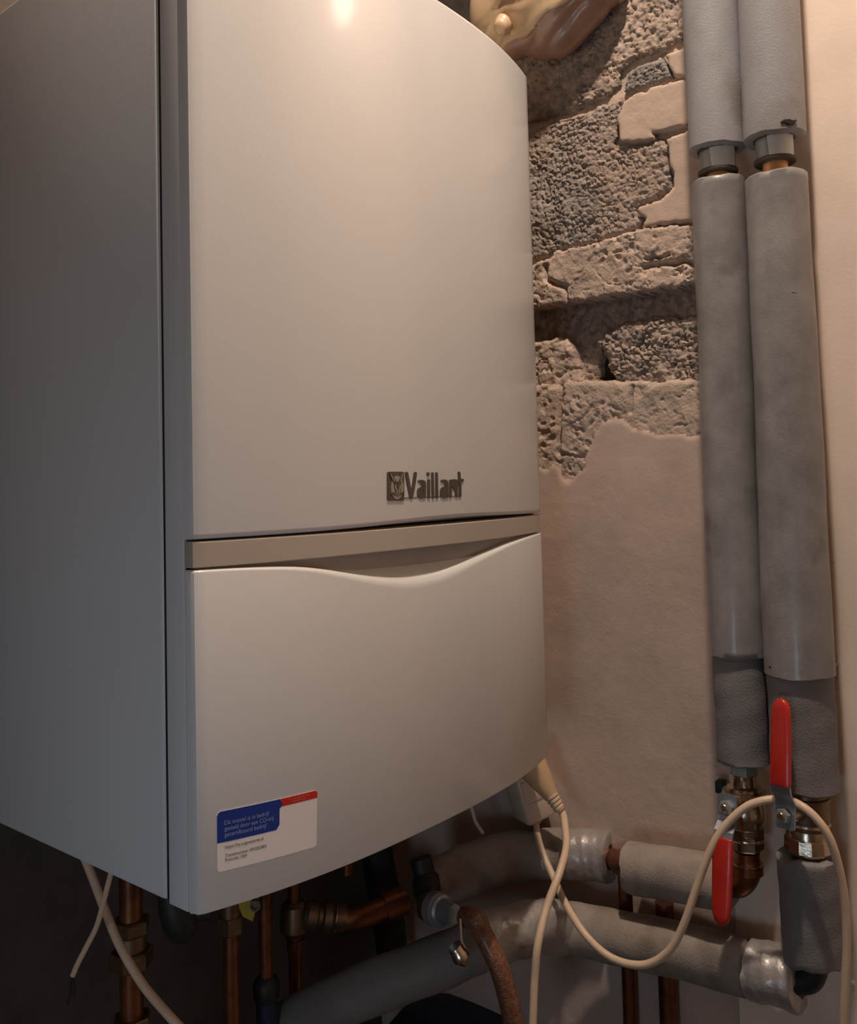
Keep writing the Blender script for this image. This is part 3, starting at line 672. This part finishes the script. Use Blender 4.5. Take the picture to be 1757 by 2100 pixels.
# ================================================================== LOW INSULATED PIPES
def run(pts, k=10): return curve(pts, k)
up = thing('insulated_pipe', (.47, .02, -.14), 'upper dusty foam-wrapped pipe bending away behind the socket', 'pipe')
ux0 = Vector((PXl, PYl+.018, zc)); ux1 = atX(1290, 1777, .502)
sleeve('foam_sleeve', M['foamb'], ux0, ux1, .0258, up, 11, k=16, chip=.0015)
g0 = atZ(1253, 1758, 1.005); bend = run([g0, atZ(1200, 1751, 1.02), atZ(1130, 1750, 1.03), atZ(1060, 1757, 1.035), atZ(980, 1778, 1.03), atZ(920, 1800, 1.02), atZ(884, 1816, 1.01)])
nb = len(bend); cut = int(nb*.27)
sleeve('tape_wrap', M['tape'], None, None, .0272, up, 12, curved=bend[:cut+1], wob=.0004)
sleeve('foam_sleeve', M['foamb'], None, None, (.0268, .0272), up, 13, curved=bend[cut-1:], wob=.0008, chip=.004)
B().tube([ux0+Vector((0, .01, 0)), ux1, g0, bend[6], *bend[10::6]], .0105, 16).make('copper_tube', M['copper'], up)
tee = atX(1268, 1768, .500)
td = (g0-ux1).normalized()
B().lathe(ux1-td*.004, td, [(0, .0125), (.002, .0132), (.030, .0132), (.034, .0122)], 24).make('tee_fitting', M['copper'], up)
lo = thing('insulated_pipe', (.48, -.05, -.2), 'lower dusty foam-wrapped pipe ending under the short upright stub', 'pipe')
lx = [atX(1643, 2014, .502), atX(1536, 1984, .500), atX(1400, 1951, .498), atX(1300, 1929, .496), atX(1220, 1914, .493), atZ(1160, 1904, .978)]
sleeve('tape_wrap', M['tape'], lx[0], lx[1], .0272, lo, 14, k=14, wob=.0007, chip=.0016)
sleeve('foam_sleeve', M['foamb'], None, None, (.0264, .0262), lo, 15, curved=run(lx[1:], 8), wob=.0006)
lb = run([atZ(1163, 1904, .978), atZ(1120, 1900, .966), atZ(1070, 1904, .950), atZ(1020, 1920, .936), atZ(980, 1938, .926)], 8)
sleeve('tape_wrap', M['tape'], None, None, .0268, lo, 16, curved=lb, wob=.0013, chip=.003)
lc = run([atZ(990, 1934, .928), atZ(930, 1960, .920), atZ(820, 2005, .918), atZ(700, 2055, .930), atZ(575, 2112, .955)], 8)
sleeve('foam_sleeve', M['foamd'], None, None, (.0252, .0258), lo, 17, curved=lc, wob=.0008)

# copper pipes going down behind the low runs
def vpipe(name, px, py0, py1, X, r, m, label, group=None):
    a, b = atX(px, py0, X), atX(px, py1, X); b.y = a.y
    return tag(B().tube([a, b], r, 18).make(name, m), label, 'pipe', group)
vpipe('copper_pipe', 1281, 1790, 2160, .528, .0075, M['copper'], 'bright-edged copper pipe dropping from the tee behind both low pipes')
vpipe('copper_pipe', 1362, 1850, 2160, .528, .0095, M['copper'], 'dark reddish pipe behind the low foam pipe, right of the copper drop')

# ================================================================== UNDER THE BOILER
def vertZ(px, py, z): return atZ(px, py, z)
def straight(px, py0, py1, z0):
    """vertical line through the pixel column at distance z0"""
    a = atZ(px, (py0+py1)/2, z0)
    def zz(py): return CAM[2]+(a.x-CAM[0])*ray(px, py)[2]/ray(px, py)[0]
    return a, zz
# 1: leftmost copper pipe with compression coupling
a, zz = straight(269, 1820, 2100, .80)
p1 = thing('copper_pipe', (a.x, a.y, -.1), 'leftmost copper pipe under the boiler with a brass compression coupling', 'pipe')
ln = lambda z: Vector((a.x, a.y, z))
B().tube([ln(.002), ln(-.6)], .0100, 20).make('tube', M['copper'], p1)
B().hexnut(ln(zz(1885)), (0, 0, -1), .012, .0165, .2).make('hex_nut', M['brassd'], p1, smooth=False)
B().lathe(ln(zz(1912)), (0, 0, -1), [(0, .0125), (.001, .0135), (.014, .0135), (.015, .012)], 24).make('coupling', M['brassd'], p1)
B().hexnut(ln(zz(1946)), (0, 0, -1), .015, .0190, .4).make('hex_nut', M['brassd'], p1, smooth=False)
B().hexnut(ln(zz(2082)), (0, 0, -1), .016, .0170, .1).make('hex_nut', M['brassd'], p1, smooth=False)
# 2: gas pipe with yellow-levered cock
a2, z2 = straight(474, 1870, 2100, .87)
p2 = thing('copper_pipe', (a2.x, a2.y, -.15), 'copper pipe below the yellow cock lever, catching a streak of light', 'pipe')
B().tube([(a2.x, a2.y, .002), (a2.x, a2.y, -.6)], .0076, 18).make('tube', M['copper'], p2)
B().hexnut((a2.x, a2.y, z2(1878)), (0, 0, -1), .016, .0130, .3).make('hex_nut', M['brassd'], p2, smooth=False)
B().lathe((a2.x, a2.y, 0), (0, 0, -1), [(0, .010), (abs(z2(1878)), .010)], 18).make('union', M['brassd'], p2)
yl = thing('gas_cock_lever', atZ(512, 1865, .86), 'small yellow cock lever just under the boiler front', 'lever')
yp = [(488, 1842), (500, 1848), (524, 1838), (530, 1850), (524, 1866), (518, 1890), (498, 1880), (490, 1862)]
v1 = [atZ(px, py, .855) for px, py in yp]; nn = Vector(cF)*.004
B().rings([v1, [q+nn for q in v1]]).make('lever', M['yellow'], yl, smooth=False)
yc = atZ(524, 1854, .853); B().lathe(yc, -cF, [(0, .0052), (.004, .0052), (.004, .0034), (.001, .0034)], 20).make('eye', M['brassd'], yl)
# 3: dark valve by the front edge
a3 = atZ(362, 1895, .76)
dv = thing('drain_cock', a3, 'black drain cock tucked under the left front corner', 'valve')
B().lathe(a3+Vector((-.010, 0, .045)), (.25, -.1, -1), [(0, .010), (.02, .012), (.03, .0145), (.045, .0145), (.055, .011), (.060, .006)], 20).make('body', M['black'], dv)
B().tube([a3+Vector((0, 0, .01)), a3+Vector((.022, -.016, .008))], .0085, 16).make('knob', M['black'], dv)
# 4, 5: two thin pipes with fittings
a4, z4 = straight(545, 1850, 2060, .93)
p4 = thing('copper_pipe', (a4.x, a4.y, -.15), 'dark thin pipe with a bulky hose nut, right of the yellow lever', 'pipe')
B().tube([(a4.x, a4.y, .002), (a4.x, a4.y, z4(2020))], .0075, 18).make('tube', M['copper'], p4)
B().lathe((a4.x, a4.y, z4(2000)), (0, 0, -1), [(0, .008), (.004, .012), (.008, .0135), (.02, .0135), (.024, .012)], 22).make('hose_nut', M['black'], p4)
B().tube([Vector((a4.x, a4.y, z4(2035))), Vector((a4.x+.001, a4.y, z4(2035)-.06)), Vector((a4.x, a4.y, -.5))], .011, 18).make('hose_tail', M['navy'], p4)
a5, z5 = straight(605, 1850, 2050, 1.0)
p5 = thing('copper_pipe', (a5.x, a5.y, -.15), 'dark thin pipe below the brass service valve body', 'pipe')
B().tube([(a5.x, a5.y, .002), (a5.x, a5.y, z5(2060))], .0074, 18).make('tube', M['copper'], p5)
B().lathe((a5.x, a5.y, z5(1848)), (0, 0, -1), [(0, .010), (.004, .014), (.018, .016), (.030, .0165), (.036, .012)], 24).make('valve_body', M['brassd'], p5)
B().lathe((a5.x, a5.y, z5(1925)), (0, 0, -1), [(0, .0076), (.0005, .0092), (.012, .0092), (.0125, .0076)], 22).make('socket', M['copper'], p5)
# 6: sideways copper elbow run from the service valve
sv = thing('copper_pipe_run', atZ(740, 1875, 1.02), 'stout copper run with ringed union leading sideways from the service valve', 'pipe')
r0_, r1_ = atZ(622, 1876, 1.0), atZ(712, 1884, 1.01)
ax = (r1_-r0_).normalized()
B().lathe(r0_, ax, [(0, .013), (.004, .0165), (.014, .0165), (.016, .013), (.020, .013), (.022, .0175), (.030, .0180), (.034, .0150), (.046, .0150)], 28).make('union', M['brassd'], sv)
B().lathe(r0_+ax*.0335, ax, [(0, .0150), (.0005, .0172), (.0015, .0172), (.002, .015)], 28).make('ring', M['brass'], sv)
B().tube(run([r1_-ax*.012, atZ(722, 1884, 1.01), atZ(750, 1876, 1.02), atZ(790, 1860, 1.035), atZ(822, 1848, 1.05)], 6), .0135, 20).make('elbow', M['copper'], sv)
B().tube([atZ(782, 1863, 1.034), atZ(826, 1846, 1.05)], .0165, 22).make('socket', M['copper'], sv)
# 7: black waste pipe behind that run
bw = run([atY(765, 1690, .27), atY(778, 1780, .27), atY(796, 1880, .272), atY(805, 1958, .275)], 5)
tag(B().tube(bw, .0200, 18).make('waste_pipe', M['black']), 'black waste pipe slanting down behind the copper run', 'pipe')
cs_ = atZ(712, 1770, 1.06)
tag(B().tube([(cs_.x, cs_.y, .002), (cs_.x, cs_.y, cs_.z-.012)], .0075, 18).make('capped_pipe_stub', M['copper']), 'short capped copper stub under the boiler, above the sideways copper run', 'pipe')
tag(B().tube(curve([atZ(958, 1630, 1.04), atZ(968, 1662, 1.04), atZ(975, 1685, 1.04), atZ(990, 1708, 1.045)], 6), .0022, 10).make('pale_cord', M['cream']), 'short pale cord dropping behind the upper foam pipe', 'cord')
# 8: dark filling valve at the end of the upper foam pipe
fv = thing('filling_valve', atZ(930, 1870, .93), 'dark filling valve with grey collar, feeding the brown hose', 'valve')
B().tube(run([atZ(862, 1760, .99), atZ(872, 1800, .985), atZ(876, 1830, .97), atZ(880, 1862, .95)], 5), [.012]*5+[.015]*6+[.013]*5, 18).make('valve_body', M['black'], fv)
c0, c1 = atZ(872, 1858, .935), atZ(960, 1882, .885); ax = (c1-c0).normalized(); Lc = (c1-c0).length
B().lathe(c0, ax, [(0, .010), (.002, .0135), (.012, .0135), (.013, .010)], 20).make('union', M['brassd'], fv)
B().lathe(c0+ax*.013, ax, [(0, .0150), (.001, .0165), (.011, .0165), (.012, .0150), (.014, .0110)], 22).make('collar', M['greyp'], fv)
B().lathe(c0+ax*.026, ax, [(0, .013), (.002, .0145), (.004, .012), (.016, .0095), (.02, .0088)], 22).make('hose_tail', M['steel'], fv)
hs = run([c1-ax*.006, c1+ax*.012, atZ(990, 1915, .876), atZ(1020, 1975, .868), atZ(1040, 2040, .866), atZ(1055, 2110, .866), atZ(1068, 2180, .865)], 9)
tag(B().tube(hs, .0098, 20).make('braided_hose', M['hose']), 'translucent brown braided hose hanging down from the grey collar', 'hose')
# hanging brass cap on a cord
hc = thing('hanging_cap', atZ(945, 1945, .872), 'brass blanking cap dangling on a short pale cord', 'cap')
B().tube(run([atZ(944, 1884, .876), atZ(945, 1905, .872), atZ(947, 1930, .872), atZ(956, 1950, .872)], 5), .0011, 8).make('cord', M['cream'], hc)
h0, h1 = atZ(932, 1940, .872), atZ(952, 1972, .872)
B().lathe(h0, (h1-h0), [(0, .0072), (.001, .0078), (.006, .0078), (.008, .0092), (.013, .0092), (.0165, .0062), (.021, .003)], 16).make('cap', M['brass'], hc)
# navy vessel in the dark corner below
nv = thing('navy_vessel', atY(960, 2120, .24), 'dark navy vessel in the shadow below the low foam pipes', 'vessel')
cN = atZ(960, 2110, 1.09)
B().lathe(Vector((cN.x, cN.y, cN.z+.012)), (0, 0, -1), [(0, .02), (.002, .06), (.012, .092), (.03, .108), (.055, .112), (.25, .112)], 40).make('shell', M['navy'], nv)
B().lathe(Vector((cN.x, cN.y, cN.z-.045)), (0, 0, -1), [(0, .1125), (.001, .1155), (.010, .1155), (.011, .1125)], 40).make('rim', M['navy'], nv)

# ================================================================== SOCKET, PLUG AND CABLES
sb = thing('extension_socket', atZ(1085, 1640, .985), 'cream trailing socket tucked under the right corner of the boiler', 'socket')
f0 = [atZ(px, py, .955) for px, py in ((1052, 1598), (1094, 1588), (1128, 1668), (1084, 1672), (1072, 1664))]
dn = (atZ(1098, 1700, .965)-atZ(1070, 1600, .965)).normalized(); rt = Vector(cR); rt = (rt-dn*rt.dot(dn)).normalized(); bk = rt.cross(dn); bk = bk if bk.dot(Vector(cF)) > 0 else -bk
cS = atZ(1083, 1627, 1.055)
tw = math.radians(-24); rt2 = rt*math.cos(tw)-bk*math.sin(tw); bk2 = bk*math.cos(tw)+rt*math.sin(tw)
B().box(cS, (.038, .040, .056), (rt2, bk2, dn), bev=.0045).make('housing', M['creams'], sb)
B().box(cS-bk2*.0202-dn*.010, (.030, .0016, .026), (rt2, bk2, dn), bev=.0007).make('socket_face', M['creams'], sb)
e0 = cS+dn*.026
B().lathe(e0, dn, [(0, .0078), (.002, .0078), (.0022, .006), (.0036, .006), (.0038, .0074), (.0056, .0074), (.0058, .0056), (.0072, .0056), (.0074, .0068), (.0092, .0064), (.0100, .0045)], 18).make('strain_relief', M['creamp'], sb)
pl = thing('mains_plug', atZ(1115, 1600, .93), 'cream angled mains plug pushed into the trailing socket', 'plug')
P0, P1 = atZ(1084, 1560, 1.01), atZ(1130, 1632, 1.0); pd = (P1-P0).normalized(); PL = (P1-P0).length
sd = Vector(cR); sd = (sd-pd*sd.dot(pd)).normalized(); td_ = sd.cross(pd)
rg = []
for s, a_, b_ in ((0, .017, .015), (.25, .0165, .0145), (.55, .0135, .012), (.8, .0105, .0095), (1, .0082, .0078)):
    rg.append([P0+pd*PL*s+sd*a_*math.cos(2*math.pi*j/20)+td_*b_*math.sin(2*math.pi*j/20) for j in range(20)])
B().rings(rg).make('plug_body', M['creamp'], pl)
ps = B()
for i in range(4): ps.lathe(P1+pd*(.0045*i-.001), pd, [(0, .0078-.0006*i), (.0006, .0083-.0006*i), (.0028, .0081-.0006*i), (.0030, .0058), (.0046, .0056)], 18)
ps.make('strain_relief', M['cream'], pl)
pe = P1+pd*.0165
def cable(name, pts, r, m, label, k=9, n=12):
    return tag(B().tube(curve(pts, k), r, n).make(name, m), label, 'cable')
cable('mains_cable', [pe-pd*.004, pe+pd*.006, atZ(1158, 1690, .975), atZ(1161, 1735, .945), atZ(1147, 1790, .915), atZ(1121, 1860, .895), atZ(1103, 1935, .875), atZ(1096, 2010, .87), atZ(1093, 2080, .865), atZ(1091, 2150, .86)], .0040, M['cream'], 'cream cable hanging from the plug straight down out of view')
se = e0+dn*.009
cable('mains_cable', [se-dn*.002, atZ(1102, 1712, 1.008), atZ(1112, 1748, .985), atZ(1134, 1798, .962), atZ(1158, 1850, .93), atZ(1196, 1912, .895), atZ(1242, 1957, .88), atZ(1290, 1977, .865), atZ(1335, 1975, .855), atZ(1376, 1945, .845), atZ(1404, 1890, .84), atZ(1428, 1820, .838), atZ(1453, 1752, .836), atZ(1482, 1700, .834), atZ(1525, 1658, .828), atZ(1565, 1642, .822), atZ(1605, 1640, .818), atZ(1638, 1650, .800), atZ(1672, 1677, .790), atZ(1702, 1722, .785), atZ(1722, 1790, .785), atZ(1733, 1860, .785), atZ(1736, 1940, .785), atZ(1733, 2010, .785), atZ(1730, 2080, .785), atZ(1728, 2150, .785)], .0037, M['cream'], 'long cream cable looping from the socket up over the ball valves')
cable('sensor_cable', [atZ(170, 1750, .75), atZ(190, 1800, .745), atZ(216, 1868, .735), atZ(246, 1940, .725), atZ(290, 2015, .715), atZ(335, 2070, .705), atZ(400, 2140, .695)], .0036, M['cream'], 'thicker pale cable crossing in front of the leftmost copper pipe')
tc_ = thing('loose_cable', atZ(190, 1900, .70), 'thin pale cable with bare dark wires hanging at the far left', 'cable')
B().tube(curve([atZ(233, 1770, .70), atZ(222, 1812, .70), atZ(211, 1855, .70), atZ(198, 1900, .70), atZ(178, 1940, .70), atZ(160, 1975, .70), atZ(149, 2001, .70)], 7), .0021, 10).make('sheath', M['cream'], tc_)
for q in ([(149, 2000), (146, 2015), (144, 2035), (139, 2060)], [(149, 2000), (152, 2015), (153, 2028), (150, 2045)]):
    B().tube(curve([atZ(*p, .70) for p in q], 5), .0009, 6).make('wire', M['black'], tc_)

# ================================================================== FLUE LUMP AT THE TOP
fl = thing('flue_elbow', (.47, 0, .80), 'beige foam-skinned flue stub beside the top of the boiler', 'flue')
# lumpy outer skin
def lump(cen, rad, folds, n=96, m_=72):
    v = []; f = []
    for i in range(m_+1):
        th = math.pi*i/m_
        for j in range(n):
            ph = 2*math.pi*j/n
            d = np.array([math.sin(th)*math.cos(ph), math.sin(th)*math.sin(ph), math.cos(th)])
            k = folds(d); v.append(Vector((cen[0]+rad[0]*d[0]*k, cen[1]+rad[1]*d[1]*k, cen[2]+rad[2]*d[2]*k)))
    for i in range(m_):
        for j in range(n): q = (j+1) % n; f.append((i*n+j, i*n+q, (i+1)*n+q, (i+1)*n+j))
    return v, f
def ridge(d): return d[2]+.72+.22*d[1]+.05*math.sin(5*d[1]+1)+.03*math.sin(11*d[1])
def base(d):
    x, y, z = d
    return 1+.05*math.sin(4.2*x+2*y+1)+.03*math.sin(7*y-3*z)
def fold(d):
    l = ridge(d); k = base(d)+.035*math.exp(-((l-.07)/.06)**2)             # rolled lip of the skin
    k -= .10*max(0, min(1, (.025-l)/.05))                                  # tucked under to the core
    k -= .035*math.exp(-((l-.40-.08*math.sin(4*d[1]))/.05)**2)+.02*math.exp(-((l-.52)/.03)**2)+.012*math.exp(-((l-.20-.25*d[1])/.06)**2)
    return k
def core(d):
    l = ridge(d)
    return base(d)*.965-.03*math.exp(-((l+.16+.08*math.sin(4*d[1]+2))/.04)**2)-.03*math.exp(-((l+.06+.2*d[1])/.03)**2)+.015*math.sin(9*d[1]+5*d[2])
cD = atX(1122, -42, .522)
RD = (.046, .102, .091)
v, f = lump((cD.x, cD.y, cD.z-.003), RD, fold)
def keep(q):
    c = sum((v[i] for i in q), Vector())/4-Vector((cD.x, cD.y, cD.z-.003)); d = Vector((c.x/RD[0], c.y/RD[1], c.z/RD[2])).normalized()
    return ridge(d) > -.03
B().add(v, [q for q in f if keep(q)]).make('foam_skin', M['pufoam'], fl, sharp=60)
v, f = lump((cD.x, cD.y, cD.z-.003), RD, core)
B().add(v, f).make('foam_core', M['pucore'], fl, sharp=60)
kn = atX(1030, 52, .485)
v, f = lump((kn.x, kn.y, kn.z), (.010, .010, .012), lambda d: 1+.1*math.sin(5*d[0]+4*d[2]), 20, 14)
B().add(v, f).make('foam_blob', M['pufoam'], fl)
B().lathe((cD.x+.01, cD.y, cD.z+.03), (1, 0, 0), [(-.03, .06), (.09, .06)], 30).make('duct', M['creams'], fl)

ws = thing('wall_screw', atX(1746, 2014, WX), 'small screw with washer in the pale plaster beside the hanging cable loop', 'screw')
wc = atX(1746, 2014, WX+.001)
B().lathe(wc, (-1, 0, 0), [(0, .0060), (.0010, .0060), (.0012, .0035)], 20).make('washer', M['zincd'], ws)
B().lathe(wc, (-1, 0, 0), [(.0010, .0034), (.0024, .0030), (.0030, .0013)], 14).make('screw_head', M['zinc'], ws)
